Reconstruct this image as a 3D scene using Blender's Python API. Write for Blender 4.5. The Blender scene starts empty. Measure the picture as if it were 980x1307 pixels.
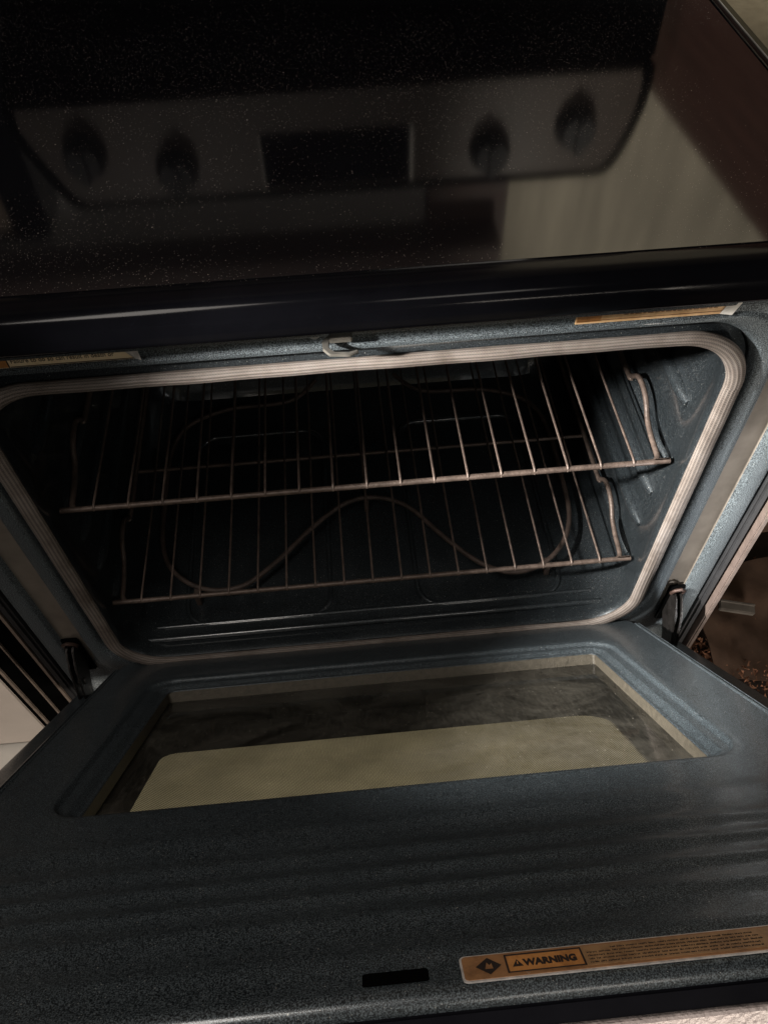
import bpy, bmesh, math, random
from mathutils import Vector, Matrix
random.seed(7)
S = bpy.context.scene
COL = S.collection
PI = math.pi
# ------------------------------------------------------------------ camera
cd = bpy.data.cameras.new('camera'); cam = bpy.data.objects.new('camera', cd); COL.objects.link(cam)
S.camera = cam
p_, y_, r_ = (math.radians(a) for a in (52.8957, 3.3617, -2.1233))
F = Vector((math.sin(y_)*math.cos(p_), math.cos(y_)*math.cos(p_), -math.sin(p_)))
rt = Vector((math.cos(y_), -math.sin(y_), 0)); up = rt.cross(F)
R = math.cos(r_)*rt + math.sin(r_)*up; U = -math.sin(r_)*rt + math.cos(r_)*up
M = Matrix((R, U, -F)).transposed().to_4x4(); M.translation = Vector((-.0151, -.4538, 1.2391))
cam.matrix_world = M
cd.sensor_fit = 'VERTICAL'; cd.sensor_height = 36.0; cd.lens = 36.0*1010.95/1307.0
cd.clip_start = .01; cd.clip_end = 60
# ------------------------------------------------------------------ world and lamps
W = bpy.data.worlds.new('World'); S.world = W; W.use_nodes = True
W.node_tree.nodes['Background'].inputs[0].default_value = (.75, .82, 1, 1)
W.node_tree.nodes['Background'].inputs[1].default_value = .006
S.view_settings.view_transform = 'Standard'; S.view_settings.look = 'None'; S.view_settings.exposure = 0; S.view_settings.gamma = 1

def aim(o, tgt):
    d = Vector(tgt) - o.location
    o.rotation_euler = d.to_track_quat('-Z', 'Y').to_euler()
def spot(name, loc, tgt, power, size, blend, col, rad):
    l = bpy.data.lights.new(name, 'SPOT'); l.energy = power; l.spot_size = math.radians(size); l.spot_blend = blend
    l.color = col; l.shadow_soft_size = rad
    o = bpy.data.objects.new(name, l); COL.objects.link(o); o.location = loc; aim(o, tgt); return o
def area(name, loc, tgt, power, sx, sy, col):
    l = bpy.data.lights.new(name, 'AREA'); l.energy = power; l.shape = 'RECTANGLE'; l.size = sx; l.size_y = sy; l.color = col
    o = bpy.data.objects.new(name, l); COL.objects.link(o); o.location = loc; aim(o, tgt); return o
spot('torch_light', (-.64, -.27, 1.13), (.41, -.03, .55), 350, 29, 1.0, (1, .97, .92), .02)
area('room_light', (-.45, -.50, 2.1), (-.1, -.1, .6), 9, .35, .5, (1, .92, .84))
spot('wall_fill', (.30, -.55, 1.95), (.62, .64, 1.18), 110, 42, .6, (1, .93, .80), .03)  # added fill that brightens the right of the back wall
spot('frame_fill', (.85, -1.35, .42), (.38, 0, .56), 130, 18, 1.0, (.95, .97, 1), .06)  # added spot brightening the right side of the front frame
area('dot_screen_fill', (.55, -1.45, .45), (0, -.2, .5), 18, .5, .3, (1, .90, .78))  # added lamp lighting the dotted door glass from outside
area('label_fill', (.25, -1.05, 1.55), (0, 0, .7), 1.5, .3, .2, (1, .93, .84))  # added frontal fill for the labels under the cooktop lip
spot('cabinet_fill', (-1.0, -1.1, .75), (-.56, 0, .26), 8, 40, .8, (1, .86, .76), .05)  # added spot for the pale cabinet front

# ------------------------------------------------------------------ materials
def mat(name): 
    m = bpy.data.materials.new(name); m.use_nodes = True
    nt = m.node_tree; b = nt.nodes['Principled BSDF']
    return m, nt, b
def N(nt, t, **k):
    n = nt.nodes.new(t)
    for a, v in k.items():
        if a.startswith('i_'):
            key = a[2:]; key = int(key) if key.isdigit() else key
            n.inputs[key].default_value = v
        else: setattr(n, a, v)
    return n
def ramp(nt, stops, src, interp='LINEAR'):
    r = nt.nodes.new('ShaderNodeValToRGB'); r.color_ramp.interpolation = interp
    e = r.color_ramp.elements
    e[0].position, e[0].color = stops[0][0], tuple(stops[0][1])+(1,)
    e[1].position, e[1].color = stops[1][0], tuple(stops[1][1])+(1,)
    for p, c in stops[2:]:
        x = e.new(p); x.color = tuple(c)+(1,)
    nt.links.new(src, r.inputs[0]); return r
def obj_co(nt):
    return N(nt, 'ShaderNodeTexCoord').outputs['Object']
def simple(name, col, rough=.5, metal=0, var=.25, scale=40, bump=0, bscale=200, coat=0, ior=1.5, stretch=None):
    m, nt, b = mat(name); L = nt.links.new; co = obj_co(nt)
    if stretch:
        mp = N(nt, 'ShaderNodeMapping'); mp.inputs['Scale'].default_value = stretch; L(co, mp.inputs[0]); co = mp.outputs[0]
    n = N(nt, 'ShaderNodeTexNoise', i_Scale=scale, i_Detail=6.0, i_Roughness=.6); L(co, n.inputs['Vector'])
    c0 = [c*(1-var) for c in col]; c1 = [min(1, c*(1+var)) for c in col]
    r = ramp(nt, [(.3, c0), (.7, c1)], n.outputs[0]); L(r.outputs[0], b.inputs['Base Color'])
    rr = N(nt, 'ShaderNodeMapRange'); rr.inputs['To Min'].default_value = max(.02, rough*.8); rr.inputs['To Max'].default_value = min(1, rough*1.25)
    L(n.outputs[0], rr.inputs[0]); L(rr.outputs[0], b.inputs['Roughness'])
    b.inputs['Metallic'].default_value = metal; b.inputs['IOR'].default_value = ior
    if coat: b.inputs['Coat Weight'].default_value = coat; b.inputs['Coat Roughness'].default_value = .08
    if bump:
        n2 = N(nt, 'ShaderNodeTexNoise', i_Scale=bscale, i_Detail=4.0); L(co, n2.inputs['Vector'])
        bp = N(nt, 'ShaderNodeBump', i_Strength=bump, i_Distance=.002); L(n2.outputs[0], bp.inputs['Height']); L(bp.outputs[0], b.inputs['Normal'])
    return m
def enamel(name, dark, fleck, amount=.5, rough=.28, dust=0.0, coat=.6, metal=.5, crough=.07):
    """speckled porcelain enamel: dark ground, fine pale flecks, thin clear gloss, dust specks"""
    m, nt, b = mat(name); L = nt.links.new; co = obj_co(nt)
    n = N(nt, 'ShaderNodeTexNoise', i_Scale=1300.0, i_Detail=2.0, i_Roughness=.6); L(co, n.inputs['Vector'])
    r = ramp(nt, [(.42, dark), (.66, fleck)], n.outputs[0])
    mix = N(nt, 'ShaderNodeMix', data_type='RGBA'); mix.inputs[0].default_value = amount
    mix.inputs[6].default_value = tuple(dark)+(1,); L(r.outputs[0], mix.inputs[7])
    out = mix.outputs[2]
    v = N(nt, 'ShaderNodeTexVoronoi', i_Scale=480.0); v.inputs['Randomness'].default_value = 1; L(co, v.inputs['Vector'])
    big = N(nt, 'ShaderNodeTexNoise', i_Scale=9.0, i_Detail=5.0, i_Roughness=.7); L(co, big.inputs['Vector'])
    if dust:
        # a few cells only, each a tiny speck
        sep = N(nt, 'ShaderNodeSeparateColor'); L(v.outputs['Color'], sep.inputs[0])
        pick = N(nt, 'ShaderNodeMath', operation='GREATER_THAN'); pick.inputs[1].default_value = .94; L(sep.outputs[0], pick.inputs[0])
        dot = N(nt, 'ShaderNodeMath', operation='LESS_THAN'); dot.inputs[1].default_value = .2; L(v.outputs['Distance'], dot.inputs[0])
        mu = N(nt, 'ShaderNodeMath', operation='MULTIPLY'); L(pick.outputs[0], mu.inputs[0]); L(dot.outputs[0], mu.inputs[1])
        mu2 = N(nt, 'ShaderNodeMath', operation='MULTIPLY'); L(mu.outputs[0], mu2.inputs[0]); L(sep.outputs[1], mu2.inputs[1])
        mx = N(nt, 'ShaderNodeMix', data_type='RGBA'); L(mu2.outputs[0], mx.inputs[0]); L(out, mx.inputs[6]); mx.inputs[7].default_value = (.34, .34, .32, 1)
        out = mx.outputs[2]
        # fine dry dust, gathered in drifts
        v2 = N(nt, 'ShaderNodeTexVoronoi', i_Scale=1000.0); L(co, v2.inputs['Vector'])
        s2 = N(nt, 'ShaderNodeSeparateColor'); L(v2.outputs['Color'], s2.inputs[0])
        th = N(nt, 'ShaderNodeMapRange', i_1=.35, i_2=.7, i_3=.99, i_4=.86); L(big.outputs[0], th.inputs[0])
        p2 = N(nt, 'ShaderNodeMath', operation='GREATER_THAN'); L(s2.outputs[0], p2.inputs[0]); L(th.outputs[0], p2.inputs[1])
        d2 = N(nt, 'ShaderNodeMath', operation='LESS_THAN'); d2.inputs[1].default_value = .24; L(v2.outputs['Distance'], d2.inputs[0])
        m4 = N(nt, 'ShaderNodeMath', operation='MULTIPLY'); L(p2.outputs[0], m4.inputs[0]); L(d2.outputs[0], m4.inputs[1])
        mx4 = N(nt, 'ShaderNodeMix', data_type='RGBA'); L(m4.outputs[0], mx4.inputs[0]); L(out, mx4.inputs[6]); mx4.inputs[7].default_value = (.30, .30, .29, 1)
        out = mx4.outputs[2]
    L(out, b.inputs['Base Color'])
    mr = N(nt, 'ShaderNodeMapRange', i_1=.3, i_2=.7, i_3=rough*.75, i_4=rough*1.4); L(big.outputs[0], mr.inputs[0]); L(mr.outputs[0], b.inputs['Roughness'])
    bp = N(nt, 'ShaderNodeBump', i_Strength=.14, i_Distance=.0006); L(n.outputs[0], bp.inputs['Height'])
    n3 = N(nt, 'ShaderNodeTexNoise', i_Scale=60.0, i_Detail=2.0); L(co, n3.inputs['Vector'])
    bp2 = N(nt, 'ShaderNodeBump', i_Strength=.12, i_Distance=.001); L(n3.outputs[0], bp2.inputs['Height']); L(bp.outputs[0], bp2.inputs['Normal'])
    L(bp2.outputs[0], b.inputs['Normal'])
    b.inputs['Coat Weight'].default_value = coat; b.inputs['Coat Roughness'].default_value = crough; b.inputs['Metallic'].default_value = metal
    return m
ENAMEL_FRAME = enamel('speckled_blue_enamel', (.010, .013, .015), (.30, .345, .37), .66, .5, .6, .35, .35)
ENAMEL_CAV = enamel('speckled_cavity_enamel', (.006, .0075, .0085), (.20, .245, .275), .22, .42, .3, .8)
ENAMEL_DOOR = enamel('speckled_door_enamel', (.008, .0105, .0125), (.185, .222, .245), .62, .36, 1.0, .35, .30, .16)
CHANNEL_SHEEN = simple('channel_painted_sheen', (.125, .108, .09), .3, 0, .25, 30, coat=.4)  # tan of a mirrored warm wall, painted into the channel colour
BLACK_GLOSS = simple('black_gloss_paint', (.006, .006, .008), .1, 0, .3, 12, coat=.6)
BLACK_DULL = simple('black_dull_metal', (.01, .01, .011), .6, 0, .3, 30)
VOID = simple('dark_recess', (.002, .002, .002), .95); VOID.node_tree.nodes['Principled BSDF'].inputs['Specular IOR Level'].default_value = 0
WIRE = simple('browned_rack_wire', (.088, .064, .052), .5, .4, .4, 90, .3, 400)
ELEMENT = simple('bake_element_sheath', (.05, .034, .027), .65, .1, .4, 70, .3, 300)
STEEL = simple('zinc_plated_steel', (.30, .28, .25), .32, .8, .25, 90, .2, 300)
DARKSTEEL = simple('sooty_steel', (.018, .016, .015), .4, .6, .4, 90, .3, 300)
RUSTY = simple('heat_stained_bracket', (.045, .026, .02), .5, .5, .5, 120, .4, 300)
PALE_STEEL = simple('pale_window_frame_metal', (.058, .05, .037), .5, .1, .3, 60, .35, 250, stretch=(3, 3, 3))
PINK_EDGE = simple('pale_side_trim', (.10, .075, .064), .5, .1, .2, 60, .3, 300)
HANDLE = simple('pale_textured_handle', (.68, .58, .55), .5, 0, .12, 60, .9, 380)
PANEL_L = simple('pale_cabinet_paint', (.42, .37, .33), .35, 0, .08, 8, .15, 60)
WHITE = simple('white_kick_board', (.62, .59, .54), .5, 0, .1, 20)
COUNTER = simple('olive_beige_counter', (.12, .108, .075), .5, 0, .15, 90)
WALLM = simple('painted_back_wall', (.46, .42, .335), .8, 0, .28, 2.2, .3, 40, stretch=(9, 1, 1.3))
DIM_WALL = simple('dim_wall_grey', (.20, .19, .18), .6, 0, .12, 9)  # grey paints the shade over the wall's left part
WALL_SHADE = simple('wall_shade_brown', (.05, .026, .02), .6, 0, .35, 60, .2, 80)  # brown paints the darkest shade on the back wall
REDWOOD = simple('reddish_brown_wood', (.20, .10, .078), .6, 0, .25, 30, .2, 80, stretch=(1, .2, 3))
CARD = simple('brown_cardboard', (.10, .058, .038), .9, 0, .25, 25, .3, 90)
FLOORM = simple('grimy_dark_floor', (.03, .018, .013), .75, 0, .6, 55, .6, 90)
DEBRIS = simple('rusty_brown_crumbs', (.22, .10, .055), .9, 0, .6, 200)
BROWNPANEL = simple('brown_tinted_panel', (.16, .12, .085), .35, 0, .15, 20)
PANELFACE = simple('dark_grey_control_face', (.05, .034, .025), .42, .0, .15, 40)

def glasstop():
    m, nt, b = mat('black_ceramic_glass'); L = nt.links.new; co = obj_co(nt)
    b.inputs['Base Color'].default_value = (.004, .004, .005, 1); b.inputs['IOR'].default_value = 1.72
    big = N(nt, 'ShaderNodeTexNoise', i_Scale=5.0, i_Detail=4.0); L(co, big.inputs['Vector'])
    mr = N(nt, 'ShaderNodeMapRange', i_1=.3, i_2=.7, i_3=.06, i_4=.10); L(big.outputs[0], mr.inputs[0]); L(mr.outputs[0], b.inputs['Roughness'])
    outc = None
    # dust: specks in two sizes, denser towards one patch, a few fibres
    facs = []
    for sc, thr, dr_ in ((260.0, .95, .10), (620.0, .90, .17), (1100.0, .86, .22)):
        v = N(nt, 'ShaderNodeTexVoronoi', i_Scale=sc); L(co, v.inputs['Vector'])
        sep = N(nt, 'ShaderNodeSeparateColor'); L(v.outputs['Color'], sep.inputs[0])
        dens = N(nt, 'ShaderNodeMapRange', i_1=.38, i_2=.72, i_3=1.0, i_4=thr-.12); L(big.outputs[0], dens.inputs[0])
        pick = N(nt, 'ShaderNodeMath', operation='GREATER_THAN'); L(sep.outputs[0], pick.inputs[0]); L(dens.outputs[0], pick.inputs[1])
        dot = N(nt, 'ShaderNodeMath', operation='LESS_THAN'); dot.inputs[1].default_value = dr_; L(v.outputs['Distance'], dot.inputs[0])
        mu = N(nt, 'ShaderNodeMath', operation='MULTIPLY'); L(pick.outputs[0], mu.inputs[0]); L(dot.outputs[0], mu.inputs[1])
        m3 = N(nt, 'ShaderNodeMath', operation='MULTIPLY'); L(mu.outputs[0], m3.inputs[0]); L(sep.outputs[1], m3.inputs[1]); facs.append(m3.outputs[0])
    a1 = N(nt, 'ShaderNodeMath', operation='MAXIMUM'); L(facs[0], a1.inputs[0]); L(facs[1], a1.inputs[1])
    a2 = N(nt, 'ShaderNodeMath', operation='MAXIMUM'); L(a1.outputs[0], a2.inputs[0]); L(facs[2], a2.inputs[1])
    d = N(nt, 'ShaderNodeBsdfDiffuse'); d.inputs[0].default_value = (.46, .40, .36, 1)
    mx = N(nt, 'ShaderNodeMixShader'); L(a2.outputs[0], mx.inputs[0]); L(b.outputs[0], mx.inputs[1]); L(d.outputs[0], mx.inputs[2])
    L(mx.outputs[0], nt.nodes['Material Output'].inputs[0])
    return m
GLASSTOP = glasstop()
def clearglass():
    m, nt, b = mat('thin_clear_glass'); L = nt.links.new; co = obj_co(nt)
    nt.nodes.remove(b)
    t = N(nt, 'ShaderNodeBsdfTransparent'); t.inputs[0].default_value = (.86, .88, .84, 1)
    g = N(nt, 'ShaderNodeBsdfGlossy'); g.inputs['Roughness'].default_value = .06; g.inputs[0].default_value = (.9, .9, .9, 1)
    f = N(nt, 'ShaderNodeFresnel', i_IOR=1.33)
    mx = N(nt, 'ShaderNodeMixShader'); L(f.outputs[0], mx.inputs[0]); L(t.outputs[0], mx.inputs[1]); L(g.outputs[0], mx.inputs[2])
    d = N(nt, 'ShaderNodeBsdfDiffuse'); d.inputs[0].default_value = (.5, .46, .38, 1)
    # greasy smears and dust
    mp = N(nt, 'ShaderNodeMapping'); mp.inputs['Scale'].default_value = (420, 60, 60); mp.inputs['Rotation'].default_value = (.3, 0, .7); L(co, mp.inputs[0])
    n = N(nt, 'ShaderNodeTexNoise', i_Scale=1.0, i_Detail=5.0, i_Roughness=.7, i_Distortion=.3); L(mp.outputs[0], n.inputs['Vector'])
    r = ramp(nt, [(.45, (.028, .028, .028)), (.80, (.085, .085, .085))], n.outputs[0])
    nb = N(nt, 'ShaderNodeTexNoise', i_Scale=11.0, i_Detail=7.0, i_Roughness=.72, i_Distortion=.6); L(co, nb.inputs['Vector'])
    rb = ramp(nt, [(.42, (0, 0, 0)), (.72, (.11, .11, .11))], nb.outputs[0])
    sm = N(nt, 'ShaderNodeMath', operation='ADD'); L(r.outputs[0], sm.inputs[0]); L(rb.outputs[0], sm.inputs[1])
    v = N(nt, 'ShaderNodeTexVoronoi', i_Scale=330.0); L(co, v.inputs['Vector'])
    sep = N(nt, 'ShaderNodeSeparateColor'); L(v.outputs['Color'], sep.inputs[0])
    pick = N(nt, 'ShaderNodeMath', operation='GREATER_THAN'); pick.inputs[1].default_value = .955; L(sep.outputs[0], pick.inputs[0])
    dot = N(nt, 'ShaderNodeMath', operation='LESS_THAN'); dot.inputs[1].default_value = .13; L(v.outputs['Distance'], dot.inputs[0])
    mu = N(nt, 'ShaderNodeMath', operation='MULTIPLY'); L(pick.outputs[0], mu.inputs[0]); L(dot.outputs[0], mu.inputs[1])
    ad = N(nt, 'ShaderNodeMath', operation='ADD', use_clamp=True); L(mu.outputs[0], ad.inputs[0]); L(sm.outputs[0], ad.inputs[1])
    mx2 = N(nt, 'ShaderNodeMixShader'); L(ad.outputs[0], mx2.inputs[0]); L(mx.outputs[0], mx2.inputs[1]); L(d.outputs[0], mx2.inputs[2])
    L(mx2.outputs[0], nt.nodes['Material Output'].inputs[0])
    return m
CLEAR = clearglass()
def dotscreen():
    """olive dot-screened glass: UV laid out in metres"""
    m, nt, b = mat('olive_dot_screen_glass'); L = nt.links.new
    uv = N(nt, 'ShaderNodeTexCoord').outputs['UV']
    mp = N(nt, 'ShaderNodeMapping'); mp.inputs['Rotation'].default_value = (0, 0, PI/4); mp.inputs['Scale'].default_value = (500, 500, 500); L(uv, mp.inputs[0])
    v = N(nt, 'ShaderNodeTexVoronoi', i_Scale=1.0); v.inputs['Randomness'].default_value = 0; L(mp.outputs[0], v.inputs['Vector'])
    r = ramp(nt, [(.30, (.035, .032, .022)), (.46, (.62, .56, .38))], v.outputs['Distance'])
    n = N(nt, 'ShaderNodeTexNoise', i_Scale=14.0, i_Detail=5.0); L(uv, n.inputs['Vector'])
    r2 = ramp(nt, [(.3, (.55, .55, .55)), (.7, (1, 1, 1))], n.outputs[0])
    mx = N(nt, 'ShaderNodeMix', data_type='RGBA', blend_type='MULTIPLY'); mx.inputs[0].default_value = 1
    L(r.outputs[0], mx.inputs[6]); L(r2.outputs[0], mx.inputs[7]); L(mx.outputs[2], b.inputs['Base Color'])
    b.inputs['Roughness'].default_value = .3
    tr = N(nt, 'ShaderNodeBsdfTranslucent'); L(mx.outputs[2], tr.inputs[0])
    ms = N(nt, 'ShaderNodeMixShader'); ms.inputs[0].default_value = .6; L(b.outputs[0], ms.inputs[1]); L(tr.outputs[0], ms.inputs[2])
    L(ms.outputs[0], nt.nodes['Material Output'].inputs[0])
    return m
DOTS = dotscreen()
def gasketmat():
    m, nt, b = mat('woven_fibreglass_braid'); L = nt.links.new
    uv = N(nt, 'ShaderNodeTexCoord').outputs['UV']
    sx = N(nt, 'ShaderNodeSeparateXYZ'); L(uv, sx.inputs[0])
    def sine(src, k, ph=0):
        a = N(nt, 'ShaderNodeMath', operation='MULTIPLY'); a.inputs[1].default_value = k; L(src, a.inputs[0])
        s = N(nt, 'ShaderNodeMath', operation='SINE'); L(a.outputs[0], s.inputs[0]); return s.outputs[0]
    a = sine(sx.outputs[0], 2*PI/.0021); c = sine(sx.outputs[1], 2*PI*13)
    mu = N(nt, 'ShaderNodeMath', operation='MULTIPLY'); L(a, mu.inputs[0]); L(c, mu.inputs[1])
    ad = N(nt, 'ShaderNodeMath', operation='ADD'); L(mu.outputs[0], ad.inputs[0]); L(c, ad.inputs[1])
    n = N(nt, 'ShaderNodeTexNoise', i_Scale=18.0, i_Detail=6.0, i_Roughness=.7); L(obj_co(nt), n.inputs['Vector'])
    mr = N(nt, 'ShaderNodeMapRange', i_1=-2.0, i_2=2.0, i_3=0.0, i_4=1.0); L(ad.outputs[0], mr.inputs[0])
    r = ramp(nt, [(.1, (.058, .049, .044)), (.75, (.215, .185, .165))], mr.outputs[0])
    r2 = ramp(nt, [(.34, (.42, .37, .33)), (.50, (.8, .77, .74)), (.66, (1, 1, 1))], n.outputs[0])
    mx = N(nt, 'ShaderNodeMix', data_type='RGBA', blend_type='MULTIPLY'); mx.inputs[0].default_value = 1
    L(r.outputs[0], mx.inputs[6]); L(r2.outputs[0], mx.inputs[7]); L(mx.outputs[2], b.inputs['Base Color'])
    b.inputs['Roughness'].default_value = .7
    bp = N(nt, 'ShaderNodeBump', i_Strength=.6, i_Distance=.001); L(mr.outputs[0], bp.inputs['Height']); L(bp.outputs[0], b.inputs['Normal'])
    return m
BRAID = gasketmat()
def labelmat(name, c0, c1, wear):
    m, nt, b = mat(name); L = nt.links.new; co = obj_co(nt)
    n = N(nt, 'ShaderNodeTexNoise', i_Scale=70.0, i_Detail=8.0, i_Roughness=.75); L(co, n.inputs['Vector'])
    r = ramp(nt, [(.3, c0), (.55, c1), (wear, c1), (wear+.04, (.45, .40, .36))], n.outputs[0]); L(r.outputs[0], b.inputs['Base Color'])
    b.inputs['Roughness'].default_value = .45
    return m
LBL_ORANGE = labelmat('worn_orange_label', (.26, .105, .03), (.52, .23, .07), .70)
LBL_BROWN = labelmat('worn_brown_label', (.14, .065, .03), (.32, .16, .07), .68)
LBL_TAN = labelmat('worn_tan_label', (.55, .30, .12), (.80, .52, .27), .72)
LBL_CREAM = labelmat('aged_cream_label', (.66, .47, .26), (.85, .68, .44), .8)
LBL_DULL = labelmat('dull_print_area', (.17, .09, .042), (.33, .19, .09), .72)
LBL_SILVER = simple('silver_label_backing', (.62, .58, .55), .35, .3, .3, 200)
INK = simple('dark_print_ink', (.02, .012, .01), .6)

# ------------------------------------------------------------------ mesh helpers
class MB:
    def __init__(s): s.v = []; s.f = []; s.m = []; s.uv = {}
    def add(s, vs, fs, mi=0, uvs=None):
        o = len(s.v); s.v += [tuple(v) for v in vs]
        for f in fs:
            s.f.append(tuple(i+o for i in f)); s.m.append(mi)
        if uvs:
            for i, u in enumerate(uvs): s.uv[o+i] = u
    def box(s, c, d, mi=0, T=None):
        x, y, z = c; a, b, e = d[0]/2, d[1]/2, d[2]/2
        vs = [Vector((x+i*a, y+j*b, z+k*e)) for i in (-1, 1) for j in (-1, 1) for k in (-1, 1)]
        if T: vs = [T(v) for v in vs]
        s.add(vs, [(0, 1, 3, 2), (4, 6, 7, 5), (0, 4, 5, 1), (2, 3, 7, 6), (0, 2, 6, 4), (1, 5, 7, 3)], mi)
    def rings(s, rings, closed=True, cap0=False, cap1=False, mi=0, mifn=None, uvs=None):
        n = len(rings[0]); fs = []; ms = []
        o = len(s.v)
        for r in rings: s.v += [tuple(v) for v in r]
        if uvs:
            k = o
            for r in uvs:
                for u in r: s.uv[k] = u; k += 1
        for i in range(len(rings)-1):
            for j in range(n if closed else n-1):
                k = (j+1) % n
                f = (o+i*n+j, o+i*n+k, o+(i+1)*n+k, o+(i+1)*n+j)
                s.f.append(f); s.m.append(mifn(i, j) if mifn else mi)
        if cap0: s.f.append(tuple(o+j for j in range(n))[::-1]); s.m.append(mi)
        if cap1: s.f.append(tuple(o+(len(rings)-1)*n+j for j in range(n))); s.m.append(mi)
    def tube(s, pts, r, sides=10, mi=0, closed=False):
        pts = [Vector(p) for p in pts]; rs = []
        prev = None
        for i, p in enumerate(pts):
            if closed: t = (pts[(i+1) % len(pts)] - pts[i-1]).normalized()
            else: t = (pts[min(i+1, len(pts)-1)] - pts[max(i-1, 0)]).normalized()
            if prev is None:
                a = Vector((0, 0, 1)) if abs(t.z) < .9 else Vector((1, 0, 0)); prev = t.cross(a).normalized()
            nrm = (prev - t*prev.dot(t)).normalized(); prev = nrm; b = t.cross(nrm)
            rr = r[i] if isinstance(r, (list, tuple)) else r
            rs.append([p + (nrm*math.cos(2*PI*k/sides) + b*math.sin(2*PI*k/sides))*rr for k in range(sides)])
        if closed: rs.append(rs[0]); s.rings(rs, mi=mi)
        else: s.rings(rs, cap0=True, cap1=True, mi=mi)
    def prism(s, poly, off, mi=0):
        n = len(poly); a = [Vector(p) for p in poly]; b = [p+Vector(off) for p in a]
        s.add(a+b, [tuple(range(n))[::-1], tuple(range(n, 2*n))] + [(i, (i+1) % n, n+(i+1) % n, n+i) for i in range(n)], mi)
    def build(s, name, mats, parent=None, smooth=30, bevel=0, segs=2):
        me = bpy.data.meshes.new(name); me.from_pydata(s.v, [], s.f)
        if not isinstance(mats, (list, tuple)): mats = [mats]
        for m in mats: me.materials.append(m)
        me.polygons.foreach_set('material_index', s.m)
        if s.uv:
            uvl = me.uv_layers.new(name='UVMap')
            for l in me.loops: uvl.data[l.index].uv = s.uv.get(l.vertex_index, (0, 0))
        bm = bmesh.new(); bm.from_mesh(me); bmesh.ops.recalc_face_normals(bm, faces=bm.faces)
        if bevel:
            es = [e for e in bm.edges if len(e.link_faces) == 2 and e.calc_face_angle(0) > .6]
            bmesh.ops.bevel(bm, geom=es, offset=bevel, segments=segs, affect='EDGES', clamp_overlap=True)
        bm.to_mesh(me); bm.free()
        if smooth:
            me.polygons.foreach_set('use_smooth', [True]*len(me.polygons))
            me.set_sharp_from_angle(angle=math.radians(smooth))
        o = bpy.data.objects.new(name, me); COL.objects.link(o)
        if parent:
            o.parent = parent; o.location = -ploc(parent)
        return o
def ploc(o):
    v = Vector((0, 0, 0))
    while o: v += Vector(o.location); o = o.parent
    return v
def thing(name, label, cat, loc=(0, 0, 0), group=None):
    o = bpy.data.objects.new(name, None); COL.objects.link(o); o.location = loc; o.empty_display_size = .05
    return tag(o, label, cat, group)
def tag(o, label, cat, group=None):
    o['label'] = label; o['category'] = cat
    if group: o['group'] = group
    return o
def setting(o): o['kind'] = 'structure'; return o
def rrect(a0, a1, b0, b1, r, n=12):
    """rounded rectangle as (a,b) list"""
    rs = r if isinstance(r, (tuple, list)) else (r,)*4   # radii at (a1,b1),(a0,b1),(a0,b0),(a1,b0)
    out = []
    for (ca, cb, st, rr) in ((a1, b1, 0, rs[0]), (a0, b1, 1, rs[1]), (a0, b0, 2, rs[2]), (a1, b0, 3, rs[3])):
        cx = ca - rr if ca == a1 else ca + rr; cy = cb - rr if cb == b1 else cb + rr
        for k in range(n+1):
            t = (st + k/n)*PI/2
            out.append((cx+rr*math.cos(t), cy+rr*math.sin(t)))
    return out
def densify(loop, seg):
    out = []
    for i, p in enumerate(loop):
        q = loop[(i+1) % len(loop)]; d = math.dist(p, q); n = max(1, int(d/seg))
        for k in range(n): out.append((p[0]+(q[0]-p[0])*k/n, p[1]+(q[1]-p[1])*k/n))
    return out
def text_into(mb, body, size, T, mi, align='LEFT', bold=0.0, extr=.00015, wide=1.0):
    c = bpy.data.curves.new('lettering', 'FONT'); c.body = body; c.size = 1; c.align_x = align; c.offset = bold; c.extrude = extr/size
    c.resolution_u = 3
    o = bpy.data.objects.new('lettering', c); COL.objects.link(o)
    dg = bpy.context.evaluated_depsgraph_get(); me = bpy.data.meshes.new_from_object(o.evaluated_get(dg))
    vs = [T(Vector((v.co.x*size*wide, v.co.y*size, v.co.z*size))) for v in me.vertices]
    mb.add(vs, [tuple(p.vertices) for p in me.polygons], mi)
    bpy.data.objects.remove(o); bpy.data.curves.remove(c); bpy.data.meshes.remove(me)
# door frame of reference: u across, s from hinge edge up to the handle edge, h above the inner face
PHI = math.radians(46.943); HY, HZ = .009, .3686
def D(u, s, h=0):
    return Vector((u, HY - s*math.cos(PHI) + h*math.sin(PHI), HZ + s*math.sin(PHI) + h*math.cos(PHI)))

# ================================================================== SETTING
m = MB(); m.box((0, 0, -.02), (8, 8, .04)); setting(m.build('floor', FLOORM, smooth=0))
m = MB(); m.box((0, .70, 1.3), (6, .06, 2.6)); w = m.build('wall', WALLM, smooth=0)
tag(w, 'pale painted wall behind the stove, mirrored in the glass cooktop', 'wall')

# ================================================================== THE RANGE
rng = thing('kitchen_range', 'black electric kitchen range with glass cooktop and its speckled oven door half open', 'stove', (0, .3, 0))
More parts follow.
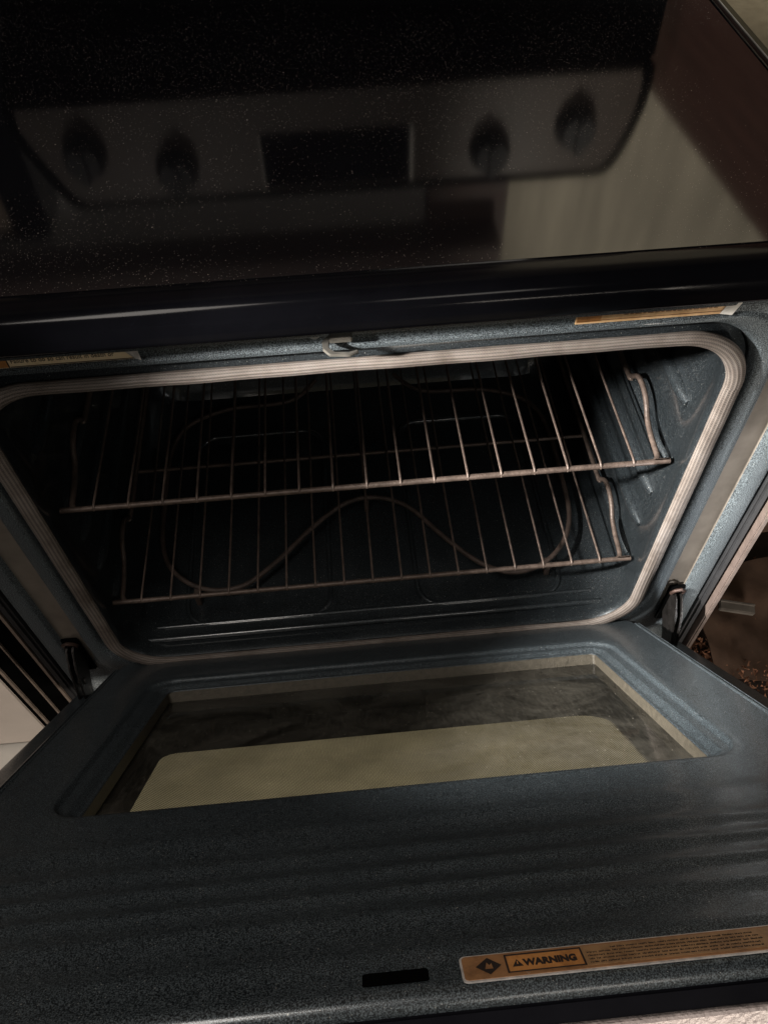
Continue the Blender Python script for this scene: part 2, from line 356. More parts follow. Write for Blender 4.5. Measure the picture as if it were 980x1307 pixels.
# --- front frame: rings growing out of the oven mouth
def frame_ring(t, y, n=14):
    a = .3185 + .0635*t; z1 = .8405 + .0215*t; z0 = .374 - .09*t; r = .062*(1-t)+.012*t
    lp = rrect(-a, a, z0, z1, r, n); out = []
    for i, p in enumerate(lp):
        q = lp[(i+1) % len(lp)]; k = 24 if i % (n+1) == n else 1
        out += [(p[0]+(q[0]-p[0])*j/k, p[1]+(q[1]-p[1])*j/k) for j in range(k)]
    def dep(z):   # the pressing is shallower across the top, where the labels sit
        k = min(1, max(0, (z-.795)/.04)); k = k*k*(3-2*k)
        return y*(1-.62*k) if .2 < t < .73 else y
    return [Vector((p[0], dep(p[1]), p[1])) for p in out]
prof = [(-.02, .03), (-.02, .012), (0, .004), (.03, .001), (.07, 0), (.215, 0), (.245, .0014), (.275, .0065), (.31, .0088), (.50, .0092), (.63, .0088), (.665, .0068), (.695, .0016), (.73, 0), (.93, 0), (.965, .001), (.99, .004), (1.0, .010), (1.0, .05)]
m = MB(); rings_ = [frame_ring(t, y) for t, y in prof]
def fm(i, j):
    a = rings_[i][j]
    return 1 if (7 <= i <= 10 and abs(a.x) > .325 and .40 < a.z < .79) else 0
m.rings(rings_, mifn=fm)
fr = m.build('front_frame', [ENAMEL_FRAME, CHANNEL_SHEEN], rng, smooth=40)
m = MB(); m.box((0, .030, .8735), (.76, .05, .0225)); m.build('upper_rail', ENAMEL_FRAME, rng, smooth=0)
m = MB()
for s in (-1, 1): m.box((s*.3795, .30, .55), (.005, .56, .66))
m.box((0, .585, .50), (.764, .01, .80)); m.box((0, .30, .12), (.764, .56, .03))
m.build('body_shell', BLACK_DULL, rng, smooth=0)
m = MB(); m.box((0, .02, .19), (.756, .03, .185)); m.build('storage_drawer', BLACK_GLOSS, rng, bevel=.006)
# pale strip along the body's front corners
m = MB()
m.box((.3975, -.002, .545), (.007, .02, .66)); m.build('side_trim', PINK_EDGE, rng, bevel=.0015)
for x_ in (.388, -.3885):
    m = MB(); m.box((x_, .006, .56), (.011, .02, .60)); m.build('corner_seal', BLACK_DULL, rng, bevel=.003)
# --- gasket
m = MB()
path = densify(rrect(-.3035, .3035, .380, .8285, .056, 22), .004)
NP = len(path); rings_ = []; uvs = []; L_ = 0
NS = 66
for i in range(NP+1):
    p = Vector((path[i % NP][0], 0, path[i % NP][1])); a = Vector((path[(i-1) % NP][0], 0, path[(i-1) % NP][1])); b = Vector((path[(i+1) % NP][0], 0, path[(i+1) % NP][1]))
    t = (b-a).normalized(); nr = Vector((t.z, 0, -t.x))  # outward
    if i: L_ += (p-prevp).length
    prevp = p
    wob = .0004*math.sin(L_*31)+.0003*math.sin(L_*83+1)
    wd = .0058 + .0021*min(1, abs(t.z)*1.2)
    ring = []; uvr = []
    for k in range(NS):
        th = 2*PI*k/NS
        rib = 1 + .055*abs(math.sin(th*6.5))
        ring.append(p + nr*(wd*math.cos(th)*(1 if True else 0)) + Vector((0, -(.0046+wob)*rib*math.sin(th) - .0015, 0)))
        uvr.append((L_, k/NS))
    rings_.append(ring); uvs.append(uvr)
m.rings(rings_, uvs=uvs); m.build('door_gasket', BRAID, rng, smooth=80)
# --- cavity
m = MB()
def cav(a, z0, z1, r, y): return [Vector((p[0], y, p[1])) for p in densify(rrect(-a, a, z0, z1, r, 14), 9)]
cr = [cav(.3145, .372, .8395, .06, .014), cav(.300, .381, .827, .052, .004), cav(.2975, .385, .823, .05, .002), cav(.2965, .386, .821, .05, .006),
      cav(.299, .383, .822, .05, .016), cav(.303, .380, .824, .05, .03), cav(.305, .378, .826, .05, .05), cav(.305, .377, .826, .05, .25), cav(.305, .377, .826, .05, .42), cav(.302, .380, .823, .05, .438), cav(.288, .403, .809, .04, .45), cav(.27, .42, .79, .04, .452)]
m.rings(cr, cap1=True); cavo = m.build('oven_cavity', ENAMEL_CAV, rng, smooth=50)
# rack guides embossed in the side walls
for sd in (-1, 1):
    for z in (.698, .619, .562, .506, .447):
        m = MB(); pts = []; rr = []
        for k in range(26):
            y = .052 + k*.0145
            e = min(1, (k+.3)/2.4); e = math.sqrt(max(0, 1-(1-e)**2)); e2 = min(1, (25-k+.3)/2.4); e2 = math.sqrt(max(0, 1-(1-e2)**2))
            pts.append((sd*(.3065), y, z)); rr.append(.0088*min(e, e2)+.0003)
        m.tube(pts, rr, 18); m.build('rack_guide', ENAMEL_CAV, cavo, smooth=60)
# a long shallow pressing across the floor lip and rear panel
for (x0, x1) in ((-.235, -.055), (.055, .235)):
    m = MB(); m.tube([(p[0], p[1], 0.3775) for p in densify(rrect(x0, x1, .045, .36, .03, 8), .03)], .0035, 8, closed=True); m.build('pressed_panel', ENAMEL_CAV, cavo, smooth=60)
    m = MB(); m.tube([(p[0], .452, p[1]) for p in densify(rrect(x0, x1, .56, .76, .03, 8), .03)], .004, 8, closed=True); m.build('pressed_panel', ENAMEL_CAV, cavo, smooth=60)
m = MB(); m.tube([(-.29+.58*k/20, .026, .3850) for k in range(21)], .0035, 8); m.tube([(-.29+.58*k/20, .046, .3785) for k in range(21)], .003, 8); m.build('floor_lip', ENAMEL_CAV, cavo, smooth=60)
# --- bake element
def crom(pts, n=8):
    P = [Vector(p) for p in pts]; out = []
    for i in range(len(P)-1):
        p0 = P[max(i-1, 0)]; p1 = P[i]; p2 = P[i+1]; p3 = P[min(i+2, len(P)-1)]
        for k in range(n):
            t = k/n
            out.append(.5*((2*p1)+(p2-p0)*t+(2*p0-5*p1+4*p2-p3)*t*t+(3*p1-p0-3*p2+p3)*t**3))
    out.append(P[-1]); return out
el = [(-.06, .44), (-.10, .40), (-.20, .39), (-.262, .34), (-.27, .20), (-.258, .125), (-.215, .085), (-.165, .082), (-.12, .115), (-.075, .162), (-.03, .198), (.012, .205), (.055, .184), (.10, .125), (.14, .083), (.18, .068), (.225, .085), (.258, .13), (.268, .20), (.262, .34), (.20, .39), (.10, .40), (.06, .44)]
m = MB(); m.tube(crom([(x, y, .401) for x, y in el], 8), .0032, 10)
for x, y in ((-.22, .08), (.0, .206), (.22, .08)): m.box((x, y, .388), (.006, .012, .024))
m.build('bake_element', ELEMENT, rng, smooth=60)
# --- latch hook and slot in the top rail
m = MB(); m.box((-.0115, .0058, .8535), (.046, .003, .0075)); m.build('latch_slot', VOID, fr, smooth=0)
m = MB()
hp = [(-.019, .02), (-.024, .006), (-.0295, -.001), (-.029, -.010), (-.0245, -.0165), (-.010, -.0185), (-.0030, -.0150), (-.0040, -.0125), (-.0105, -.0145), (-.0205, -.0132), (-.0245, -.0085), (-.0240, -.002), (-.018, .004), (-.013, .02)]
m.prism([(x, y, .8505) for x, y in hp], (0, 0, .0024)); lh = m.build('latch_hook', STEEL, rng, bevel=.0006)
m = MB(); m.box((-.0155, -.001, .8557), (.017, .010, .0045)); m.build('latch_bracket', STEEL, lh, bevel=.001)
def screw(par, x, z, mt=STEEL, r=.0052, y=.0055):
    m = MB(); rs = []
    for k, (rr, yy) in enumerate(((r, 0), (r, -.001), (r*.8, -.0024), (r*.4, -.0032))):
        rs.append([Vector((x+rr*math.cos(a*PI/8), y+yy, z+rr*math.sin(a*PI/8))) for a in range(16)])
    m.rings(rs, cap1=True); m.build('screw', mt, par, smooth=50)
screw(fr, -.0345, .8555); screw(fr, .031, .8565, r=.0045)
# --- labels inside the top channel
LY = .0031
def FT(x0, z0): return lambda v: Vector((x0+v.x, LY-.0006-v.z, z0+v.y))
m = MB()
m.box((-.255, LY, .853), (.181, .0006, .0128), 0)
m.box((-.300, LY-.0004, .853), (.084, .0006, .0112), 1)            # orange block further left
m.box((-.2577, LY-.0008, .853), (.0008, .0004, .0112), 2)
m.box((-.208, LY-.0005, .8475), (.098, .0004, .0005), 2)
m.add([(-.177, LY-.001, .8590), (-.163, LY-.0025, .8596), (-.162, LY-.003, .8468), (-.1665, LY-.001, .8470)], [(0, 1, 2, 3)], 3)
text_into(m, 'Failure to do so can result in death or', .0057, FT(-.2555, .8510), 2, wide=.85)
m.build('caution_label', [LBL_CREAM, LBL_ORANGE, INK, LBL_SILVER], fr, smooth=0)['label'] = 'cream and orange label with a torn silver right end'
m = MB()
m.box((.2185, LY, .853), (.117, .0006, .0122), 0)
m.box((.218, LY-.0004, .8495), (.114, .0004, .0005), 1)
m.box((.218, LY-.0004, .8583), (.114, .0004, .0004), 1)
x = .196
while x < .266:
    wv = random.uniform(.002, .006)
    m.box((x+wv/2, LY-.0004, .8535), (wv, .0004, .0011), 1); x += wv+.0013
m.add([(.270, LY-.0012, .8475), (.279, LY-.003, .8470), (.2835, LY-.004, .8600), (.2755, LY-.001, .8590)], [(0, 1, 2, 3)], 2)
m.box((.170, LY-.0004, .8515), (.018, .0004, .006), 3)
m.build('caution_label', [LBL_TAN, LBL_BROWN, WHITE, LBL_ORANGE], fr, smooth=0)['label'] = 'worn orange label with a peeling white right end'
# --- hinge slots, receivers and arms
for sd in (-1, 1):
    m = MB(); m.box((sd*.352, .0050, .405), (.020, .004, .075)); m.build('hinge_slot', VOID, fr, bevel=.0015)
    m = MB()
    m.tube([(sd*.3435, -.001, .436), (sd*.345, -.004, .446), (sd*.351, -.005, .449), (sd*.3565, -.003, .443), (sd*.357, 0, .430)], .0022, 8)
    m.build('hinge_receiver', RUSTY, rng, smooth=60)
    m = MB()
    a = [(0, .008, .438), (0, -.008, .436), (0, -.022, .418), (0, -.032, .392), (0, -.046, .358), (0, -.058, .340), (0, -.030, .330), (0, -.014, .365), (0, .008, .392)]
    m.prism([(sd*.347, y, z) for _, y, z in a], (sd*.0022, 0, 0))
    m.prism([(sd*.354, y, z) for _, y, z in a], (sd*.0022, 0, 0))
    m.tube([(sd*.345, -.022, .390), (sd*.358, -.022, .390)], .004, 10)
    m.build('hinge_arm', DARKSTEEL, rng, bevel=.0008)

# ================================================================== DOOR (part of the range)
def dpro(u0, u1, s0, s1, r, h, n=12, seg=.02): return [D(p[0], p[1], h) for p in densify(rrect(u0, u1, s0, s1, r, n), 9)]
NR = 13
door_bm = MB()
# ridges: fine gentle pressings between the window and the handle edge
def hfun(s):
    h = 0
    for c, a, w in ((.456, .0012, .010), (.490, .0016, .0075), (.512, .0018, .006), (.5335, .0018, .006), (.556, .0016, .0075), (.588, .0014, .008)):
        h += a*math.exp(-((s-c)/w)**2)
    return h
def dx(u): return 1
# plateau built as a grid with a rounded rectangular hole: four sheets meeting the hole ring
hole = rrect(-.2555, .2555, .0905, .4055, (.028, .028, .030, .030), 10)
U0, U1, S0, S1 = -.3060, .3060, .006, .617
# outer ring points matched by projecting the hole ring outward
def ringset(k):
    """k=0 hole outline, k=1 plateau limit (straight edges, rounded back corners)"""
    out = []
    OUT = rrect(U0, U1, S0, .430, (.004, .004, .022, .022), 10)
    for a, b in zip(hole, OUT): out.append((a[0]+(b[0]-a[0])*k, a[1]+(b[1]-a[1])*k))
    return out
steps = [ringset(k/8) for k in range(9)]
m = MB()
# recess: two steps down towards the glass
def off(lp, d):
    cx, cy = 0, .2555
    out = []
    for i, p in enumerate(lp):
        a = lp[i-1]; b = lp[(i+1) % len(lp)]
        tx, ty = b[0]-a[0], b[1]-a[1]; l = math.hypot(tx, ty) or 1
        out.append((p[0]-ty/l*-d*-1*-1 if False else p[0]-d*ty/l, p[1]+d*tx/l))
    return out
rec = [(0, 0), (.0008, -.0003), (.0020, -.0018), (.0032, -.0034), (.0046, -.0040), (.0100, -.0042), (.0114, -.0046), (.0128, -.0056), (.0160, -.0078), (.0176, -.0086), (.0190, -.0088), (.0204, -.0088), (.0210, -.0095)]
def inset(d):
    r_b = max(.030-d, .006); r_f = max(.028-d, .008)
    return rrect(-.2555+d, .2555-d, .0905+d*.75, .4055-d*.5, (r_f, r_f, r_b, r_b), 10)
rr = [[D(u, s, h) for u, s in densify(inset(d), 9)] for d, h in rec[::-1]]
m.rings(rr + [[D(u, s, 0) for u, s in st] for st in steps[1:]])
# front field with ridges: sheet from s=.432 to the rolled front edge
cols = [U0 + (U1-U0)*i/40 for i in range(41)]
ss = [.430+.0015*i for i in range(int((.612-.430)/.0015)+1)]
rows = [[D(u, s, hfun(s)*min(1, (s-.430)/.012)*(1-.35*(u < 0))) for u in cols] for s in ss]
rows += [[D(u, .6145, -.0006) for u in cols], [D(u, .6175, -.0028) for u in cols], [D(u, .6188, -.0065) for u in cols], [D(u, .6190, -.012) for u in cols], [D(u, .6190, -.020) for u in cols]]
m.rings(rows, closed=False)
# plateau side bead and walls
for sd in (-1, 1):
    pr = [(0, 0), (.0008, .0011), (.0020, .0012), (.0029, -.0008), (.0038, -.0008), (.0050, .0009), (.0062, .0002), (.0068, -.004), (.007, -.030)]
    m.rings([[D(sd*(.306+a), s, h) for s in [.034+.0117*k for k in range(51)]] for a, h in pr], closed=False)
    # rounded back corner wall
m.rings([[D(u, s, h) for u, s in [(U0, .034)]+[(U0+.022-.022*math.cos(t*PI/16), .034-.022*math.sin(t*PI/16)) for t in range(1, 9)]+[(U1-.022+.022*math.sin(t*PI/16), .034-.022*math.cos(t*PI/16)) for t in range(9)]] for h in (0, -.03)], closed=False)
door = m.build('oven_door', ENAMEL_DOOR, rng, smooth=50)
# outer shell, lower than the liner, reaching the full width of the stove
m = MB()
for sd in (-1, 1):
    m.rings([[D(sd*a, s, h) for s in [.02+.0119*k for k in range(51)]] for a, h in ((.304, -.030), (.360, -.030), (.3655, -.0315), (.3685, -.036), (.369, -.045), (.369, -.062))], closed=False)
hole2 = densify(rrect(-.232, .226, .163, .440, (.02, .02, .016, .034), 10), 9); outl = densify(rrect(-.369, .369, .02, .619, .004, 10), 9)
m.rings([[D(u, s, -.0620) for u, s in outl], [D(u, s, -.0620) for u, s in hole2], [D(u, s, -.0575) for u, s in hole2], [D(u, s, -.0575) for u, s in outl]])
m.box((0, .018, -.046), (.73, .004, .030), T=lambda v: D(v.x, v.y, v.z))
m.box((0, .6165, -.042), (.738, .005, .041), T=lambda v: D(v.x, v.y, v.z))
m.build('door_shell', ENAMEL_DOOR, door, smooth=40)
m = MB(); m.box((0, .6185, -.0145), (.738, .0030, .0115), T=lambda v: D(v.x, v.y, v.z)); m.build('edge_moulding', BLACK_GLOSS, door, bevel=.001)
# pale frame wall round the window, glass, inner dark gap and dotted outer glass
m = MB(); inn = rrect(-.2342, .2342, .1065, .3945, .0035, 4); inn2 = rrect(-.2440, .2440, .0970, .402, .0035, 4)
m.rings([[D(u, s, -.0098) for u, s in inn2], [D(u, s, -.0097) for u, s in inn], [D(u, s, -.0210) for u, s in inn], [D(u, s, -.0210) for u, s in inn2]])
m.build('window_spacer', PALE_STEEL, door, smooth=20)
m = MB()
gg = [D(u, s, -.0211) for u, s in rrect(-.2410, .2410, .098, .401, .002, 3)]
m.add(gg, [tuple(range(len(gg)))]); m.build('inner_window_glass', CLEAR, door, smooth=0)
m = MB(); g0 = rrect(-.262, .262, .085, .450, .01, 4)
m.rings([[D(u, s, -.0220) for u, s in rrect(-.242, .242, .097, .402, .004, 4)], [D(u, s, -.0220) for u, s in g0], [D(u, s, -.0570) for u, s in g0], [D(u, s, -.0570) for u, s in rrect(-.232, .226, .163, .440, (.02, .02, .016, .034), 4)]])
m.build('window_well', BLACK_DULL, door, smooth=20)
m = MB(); dots = rrect(-.232, .226, .163, .440, (.02, .02, .016, .034), 10)
m.add([D(u, s, -.0560) for u, s in dots], [tuple(range(len(dots)))], 0, [(u, s) for u, s in dots]); m.build('dotted_outer_glass', DOTS, door, smooth=0)
# slot for the latch
m = MB()
sl = rrect(-.0305, .0005, .6005, .6095, .0015, 4)
m.rings([[D(u, s, .0004) for u, s in sl], [D(u*1+(.0003), s, .0003) for u, s in sl]], cap0=True); m.build('latch_slot', VOID, door, smooth=0)
# warning label on the door
def dq(mb, u0, u1, s0, s1, h, mi): mb.box(((u0+u1)/2, (s0+s1)/2, h), (u1-u0, s1-s0, .0002), mi, T=lambda v: D(v.x, v.y, v.z))
m = MB(); lb = rrect(.0160, .300, .5962, .6140, .0028, 5)
m.rings([[D(u, s, .0001) for u, s in lb], [D(u, s, .0009) for u, s in lb]], cap1=True, mi=3)
lb = rrect(.0170, .299, .5971, .6131, .0022, 5)
m.rings([[D(u, s, .0009) for u, s in lb], [D(u, s, .0012) for u, s in lb]], cap1=True, mi=0)
dq(m, .0385, .0735, .6000, .6108, .0014, 2)
dq(m, .0745, .297, .5985, .6118, .0014, 5)
for (a, b, c, d) in ((.0375, .0742, .5990, .5997), (.0375, .0742, .6108, .6114), (.0373, .0380, .5990, .6114), (.0737, .0744, .5990, .6114)): dq(m, a, b, c, d, .0016, 1)
# black diamond with a small flame-like mark
m.add([D(.0230, .6053, .0015), D(.0292, .5995, .0015), D(.0352, .6053, .0015), D(.0292, .6111, .0015)], [(0, 1, 2, 3)], 1)
m.add([D(.0272, .6075, .0017), D(.0285, .6030, .0017), D(.0296, .6052, .0017), D(.0306, .6038, .0017), D(.0310, .6075, .0017)], [(0, 1, 2, 3, 4)], 4)
DT = lambda u0, s0: (lambda v: D(u0+v.x, s0-v.y, .0017+v.z))
m.add([D(.0402, .6078, .0017), D(.0428, .6028, .0017), D(.0454, .6078, .0017)], [(0, 1, 2)], 1)
m.add([D(.04255, .6066, .0019), D(.04255, .6044, .0019), D(.04305, .6044, .0019), D(.04305, .6066, .0019)], [(0, 1, 2, 3)], 2)
text_into(m, 'WARNING', .0060, DT(.0458, .6076), 1, wide=.86, bold=.045)
random.seed(3)
for k in range(5):
    s_ = .6002+.0023*k; u_ = .0765+(.012 if k == 0 else 0)
    while u_ < .295:
        wv = random.uniform(.0012, .0058)
        c_ = u_
        while c_ < min(u_+wv, .2955):     # a word of tiny strokes
            hh = random.choice((.0006, .0006, .0009)); dq(m, c_, c_+random.uniform(.00022, .00045), s_+.0010-hh, s_+.0010, .0016, 1)
            if random.random() < .5: dq(m, c_, c_+.0006, s_+.0008, s_+.0010, .00165, 1)
            c_ += .0007
        u_ += wv+.0010
        if .158 < u_ < .163: u_ = .166
m.build('warning_label', [LBL_BROWN, INK, LBL_ORANGE, LBL_SILVER, LBL_BROWN, LBL_DULL], door, smooth=0)['label'] = 'long worn brown and orange warning strip'
# handle: bowed pale bar just outside the door's upper edge
m = MB(); rs = []
for k in range(61):
    u = -.196 + .36*k/60
    t = (u+.016)/.18; bow = 1-abs(t)**2.3
    h0 = -.0215; h1 = -.0275 - .034*bow
    rs.append([D(u, .6205, h0), D(u, .6215, h0-.001), D(u, .6215, h1+.001), D(u, .6205, h1), D(u, .600, h1), D(u, .598, h1+.001), D(u, .598, h0)])
m.rings(rs, cap0=True, cap1=True); hd = m.build('door_handle', HANDLE, door, smooth=40)
for a, b in ((.1645, .200), (-.232, -.1965)):
    m = MB(); m.box(((a+b)/2, .611, -.027), (b-a, .020, .012), T=lambda v: D(v.x, v.y, v.z)); m.build('handle_end_cap', BLACK_DULL, door, bevel=.002)

# ================================================================== COOKTOP and BACKGUARD (parts)
m = MB()
prof = [(-.0078, .9135), (-.0085, .9152), (-.012, .9158), (-.020, .9157), (-.0265, .9148), (-.0315, .9125), (-.0345, .9085), (-.0358, .9030), (-.0358, .8915), (-.0345, .8872), (-.0315, .8850), (-.020, .8845), (.02, .8850)]
m.rings([[Vector((x, y, z)) for x in [-.381+.762*i/30 for i in range(31)]] for y, z in prof], closed=False)
for sd in (-1, 1):
    pr2 = [(.3725, .9135), (.3728, .9152), (.3745, .9160), (.3785, .9158), (.3812, .9140), (.382, .9100), (.382, .8850)]
    m.rings([[Vector((sd*x, y, z)) for y in [-.012+.014*i for i in range(43)]] for x, z in pr2], closed=False)
    m.rings([[Vector((sd*.381, y, z)) for y, z in prof], [Vector((sd*.374, .02, z)) for y, z in prof]], closed=False)
ct = m.build('cooktop', simple('black_trim_paint', (.003, .003, .004), .13, 0, .3, 14, ior=1.2), rng, smooth=40)
m = MB(); m.box((0, .277, .9085), (.7445, .568, .013)); m.build('ceramic_glass', GLASSTOP, ct, bevel=.0008)
# thin bright ridge in the side trim
BEAD = simple('grey_bead', (.25, .26, .25), .3)
for sd in (-1, 1):
    m = MB(); m.box((sd*.3792, .28, .9163), (.0011, .57, .0008)); m.build('trim_bead', BEAD, ct, smooth=0)
# backguard: slanted-ended control panel standing on a dark riser
m = MB()
m.box((0, .575, .978), (.80, .05, .134)); 
bg = m.build('backguard', VOID, rng, bevel=.006)
m = MB()
out = [(-.402, 1.045), (.402, 1.045), (.405, 1.065), (.403, 1.10), (.395, 1.135), (.384, 1.165), (.376, 1.181), (.366, 1.190), (.355, 1.193), (-.346, 1.192), (-.360, 1.185), (-.372, 1.165), (-.398, 1.10), (-.405, 1.075)]
m.prism([(x, .548, z) for x, z in out], (0, .06, 0)); m.build('panel_rim', VOID, bg, bevel=.004)
m = MB()
inn = [(-.386, 1.052), (.384, 1.052), (.388, 1.065), (.386, 1.10), (.378, 1.132), (.367, 1.158), (.361, 1.168), (.354, 1.174), (.343, 1.176), (-.334, 1.176), (-.344, 1.171), (-.354, 1.158), (-.380, 1.10), (-.388, 1.075)]
m.prism([(x, .5465, z) for x, z in inn], (0, -.0015, 0)); m.build('control_panel', PANELFACE, bg, smooth=0)
m = MB(); m.prism([(-.097, .5445, 1.100), (.095, .5445, 1.100), (.095, .5445, 1.172), (-.097, .5445, 1.172)], (0, -.0012, 0)); m.build('clock_display', BLACK_GLOSS, bg, smooth=0)
for x_, w_ in ((.0970, .0036), (-.0985, .0012)):
    m = MB(); m.box((x_, .5425, 1.137), (w_, .004, .072)); m.build('display_bezel_glint', WHITE if x_ > 0 else STEEL, bg, smooth=0)  # white right strip paints the highlight along the display edge
for x, z in ((-.318, 1.111), (-.208, 1.137), (.200, 1.139), (.310, 1.115)):
    m = MB(); rs = []
    for r, y in ((.027, .5445), (.027, .536), (.024, .531), (.022, .520), (.020, .518)):
        rs.append([Vector((x+r*math.cos(2*PI*k/28), y, z+r*math.sin(2*PI*k/28))) for k in range(28)])
    m.rings(rs, cap0=True, cap1=True); m.box((x, .513, z+.002), (.009, .008, .040)); m.build('control_knob', BLACK_DULL, bg, smooth=40)

# ================================================================== RACKS (rest inside the oven)
def make_rack(z, label, rx):
    t = thing('oven_rack', label, 'oven rack', (0, .03, z), 'wire racks inside the oven')
    y0, y1 = .0345, .425
    m = MB()
    # perimeter: front bar, side rails with a stop bend, rear bar raised
    def side(sd):
        pts = [(sd*.278, y0, 0), (sd*.2835, y0+.0008, 0), (sd*.287, y0+.0040, 0), (sd*.2885, y0+.010, 0), (sd*.290, y0+.035, 0), (sd*.2915, y0+.055, .003), (sd*.2925, y0+.070, .012), (sd*.293, y0+.086, .017), (sd*.293, y0+.104, .016), (sd*.2925, y0+.118, .004), (sd*.292, y0+.13, 0), (sd*.292, .30, 0), (sd*.291, y1-.012, 0), (sd*.286, y1, .004)]
        return [(a, b, z+c) for a, b, c in pts]
    Lp = side(-1); Rp = side(1)
    pts = [(0, y0, z)] + Rp + [(0, y1, z+.004)] + Lp[::-1]
    m.tube(crom(pts + [pts[0]], 4), .0029, 10)
    m.build('rack_frame', WIRE, t, smooth=60)
    m = MB(); m.tube([(-.2955, .232, z-.0032), (.2955, .232, z-.0032)], .0025, 8); m.build('cross_bar', WIRE, t, smooth=60)
    for i in range(17):
        x = -.0019 + (i-8)*.0330
        m = MB(); j = random.uniform(-.0006, .0006)
        m.tube([(x, y0-.0022, z-.001), (x, y0-.0010, z+.0026), (x, y0+.004, z+.0036), (x+j, .15, z+.0030), (x-j, .30, z+.0030), (x, y1-.002, z+.0055), (x, y1+.002, z+.003)], .00135, 8)
        m.build('rack_wire', WIRE, t, smooth=60)
    return t
make_rack(.6374, 'upper wire rack, nearest the top of the oven mouth, on the higher guides', 0)
make_rack(.4640, 'lower wire rack, directly above the curved heating element', 0)

# ================================================================== NEIGHBOURS
cab = thing('kitchen_cabinet', 'pale cabinet front at the lower left beside the stove, in dark edging', 'cabinet', (-.7, .3, 0))
m = MB(); m.box((-.76, .02, .30), (.59, .02, .296)); m.box((-.76, .02, .66), (.59, .02, .40)); m.build('cabinet_door', PANEL_L, cab, bevel=.004)
m = MB(); m.box((-.76, -.012, .085), (.60, .06, .122)); m.build('kick_board', WHITE, cab, bevel=.004)
m = MB(); m.box((-.76, .32, .45), (.60, .56, .86)); m.build('carcass', BLACK_DULL, cab, smooth=0)
m = MB(); m.box((-.4480, .0, .44), (.0034, .003, .88)); m.box((-.4235, .0, .44), (.0020, .003, .88)); m.box((-.3985, .0, .44), (.0034, .003, .88)); m.build('edge_strip', PINK_EDGE if False else simple('dull_steel_edge', (.34, .27, .22), .35, .6), cab, smooth=0)
m = MB(); m.box((-.425, .012, .44), (.068, .018, .88)); m.build('filler_panel', VOID, cab, smooth=0)
# countertop on the right with an open bay below it
ctp = MB(); ctp.box((.80, .36, .885), (.80, .66, .03))
c = ctp.build('countertop', COUNTER, bevel=.006); tag(c, 'olive beige countertop at the far right of the glass cooktop, top right corner', 'countertop')
m = MB(); m.prism([(.436, .655, .902), (.474, .08, .902), (.86, .08, .902), (.86, .655, .902)], (0, 0, .222)); b = m.build('wooden_box', REDWOOD, bevel=.004)
tag(b, 'reddish brown wooden box on the countertop, seen mirrored in the cooktop', 'box')
# added wall shade pieces behind the range
# things mirrored in the glass: added brown and grey pieces painting shade on the wall
m = MB(); m.box((-.64, .62, 1.59), (1.76, .09, .56)); w = m.build('upper_shade_block', WALL_SHADE, bevel=.004); tag(w, 'dark brown block added for the shade on the upper wall above the control panel', 'wall shade')
m = MB(); m.box((.195, .655, 1.15), (.125, .02, .46)); w = m.build('shade_strip', WALL_SHADE, bevel=.003); tag(w, 'dark brown strip added for the shade on the wall right of the clock display', 'wall shade strip')
m = MB(); m.box((-.40, .660, 1.15), (1.06, .012, .45)); w = m.build('dim_wall_sheet', DIM_WALL, smooth=0); tag(w, 'dull grey sheet added for the shaded wall left of the dark strip', 'dim wall sheet')
# black-framed appliance at the left end of the control panel
ap = thing('countertop_appliance', 'black framed appliance left of the control panel, mirrored in the cooktop', 'appliance', (-.62, .55, .9))
m = MB(); rr_ = rrect(-.80, -.402, .905, 1.238, .02, 6); m.prism([(x, .56, z) for x, z in rr_], (0, .07, 0)); m.build('housing', BLACK_GLOSS, ap, smooth=30)
m = MB(); m.prism([(x, .5595, z) for x, z in rrect(-.78, -.452, .94, 1.215, .01, 5)], (0, -.003, 0)); m.build('door_pane', BROWNPANEL, ap, smooth=0)
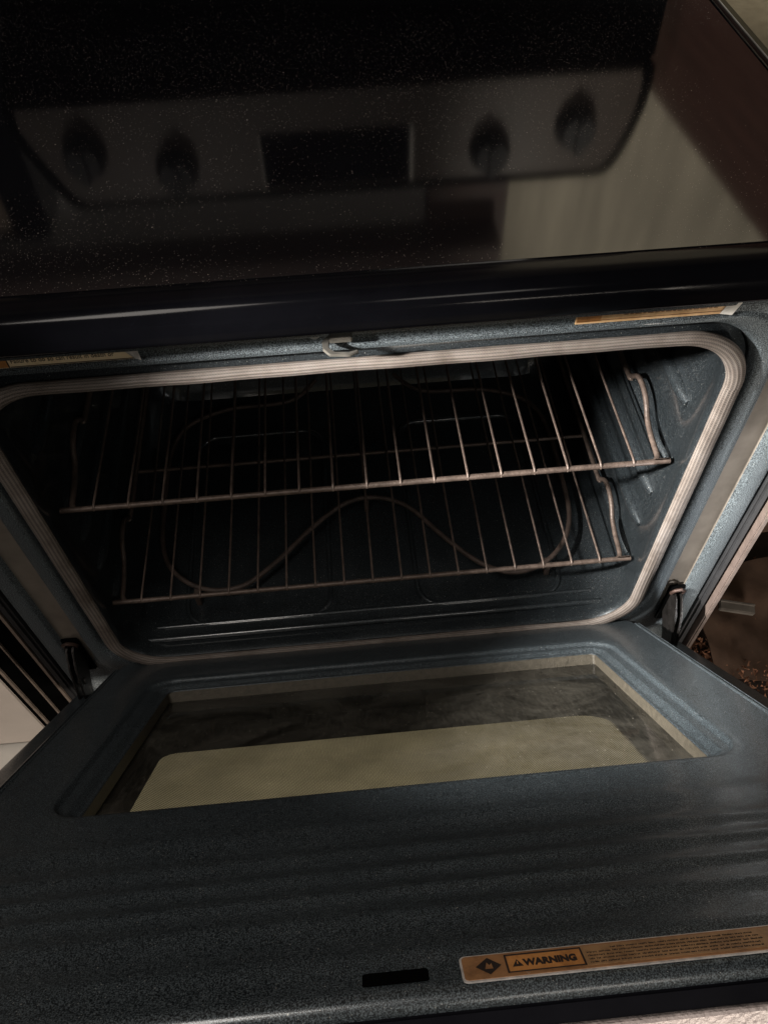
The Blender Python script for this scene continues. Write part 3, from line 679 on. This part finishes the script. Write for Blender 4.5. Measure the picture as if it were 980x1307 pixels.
# --- things on the floor to the right, below the countertop
def crumpled(name, pts, mtl, label, cat, amp=.006, n=26, th=.003):
    """a sheet spanning four corners, dented and curled, with a ragged edge"""
    a, b, c, d = (Vector(p) for p in pts); rnd = random.Random(len(name)*7+int(pts[0][0]*100)); ph = [rnd.uniform(0, 6) for _ in range(8)]
    g = []
    for i in range(n+1):
        row = []
        for j in range(n+1):
            u, v = i/n, j/n
            p = a*(1-u)*(1-v)+b*u*(1-v)+c*u*v+d*(1-u)*v
            p = p + Vector((math.sin(v*23+ph[0])*.002*(u in (0, 1)), math.sin(u*19+ph[1])*.002*(v in (0, 1)), amp*(math.sin(u*7+ph[2])*math.sin(v*5+ph[3])+.5*math.sin(u*17+v*11+ph[4])+.25*math.sin(v*31-u*13+ph[5]))))
            row.append(p)
        g.append(row)
    m = MB(); m.rings(g, closed=False); m.rings([[p-Vector((0, 0, th)) for p in r] for r in g], closed=False)
    edge = [r[0] for r in g]+g[-1][1:]+[r[-1] for r in g[::-1]][1:]+g[0][::-1][1:-1]
    m.rings([edge, [p-Vector((0, 0, th)) for p in edge]])
    o = m.build(name, mtl, smooth=50); return tag(o, label, cat)
crumpled('cardboard_sheet', [(.548, .062, .045), (.548, .25, .05), (.82, .28, .06), (.70, .018, .045)], CARD, 'flat brown cardboard sheet lying on the floor right of the stove', 'cardboard', .004)
crumpled('cardboard_flap', [(.66, .33, .06), (.92, .28, .06), (.98, .46, .30), (.72, .50, .32)], CARD, 'tilted brown cardboard flap standing behind the flat sheet', 'cardboard', .008)
crumpled('wrapping_scrap', [(.70, .10, .10), (.78, .16, .10), (.84, .09, .13), (.76, .03, .12)], simple('dark_brown_paper', (.07, .04, .028), .8, 0, .4, 60), 'crumpled dark brown paper on the cardboard sheet', 'paper', .012)
m = MB(); m.box((0, 0, 0), (.058, .016, .010)); m.box((0, .007, .006), (.058, .003, .008)); o = m.build('metal_bar', simple('grey_bar_paint', (.20, .18, .16), .5, .4), bevel=.002)
o.location = (.608, .168, .066); o.rotation_euler = (.1, .05, -.25); tag(o, 'small grey bar lying on the cardboard sheet', 'bar')
m = MB(); random.seed(11)
def crumb(x, y, z, r):
    vs = [Vector((x, y, z)) + Vector((random.uniform(-1, 1), random.uniform(-1, 1), random.uniform(-.7, .7)))*r for _ in range(5)]
    m.add(vs, [(0, 1, 2), (0, 2, 3), (0, 3, 1), (1, 3, 2), (1, 4, 2), (2, 4, 3)])
for k in range(2600):
    q = k % 3
    if q == 0: x, y, z = random.uniform(.40, .85), random.uniform(-.25, .30), random.uniform(.001, .02)
    elif q == 1: x, y = random.gauss(.66, .05), random.gauss(.02, .03); z = .04+random.uniform(.0, .03)
    else: x, y = random.gauss(.52, .03), random.gauss(.09, .05); z = random.uniform(0, .035)
    crumb(x, y, z, random.choice((.0015, .002, .003, .004, .008)))
o = m.build('floor_debris', DEBRIS, smooth=0); o['kind'] = 'stuff'; tag(o, 'rusty brown crumbs and scraps scattered on the floor right of the stove', 'debris')
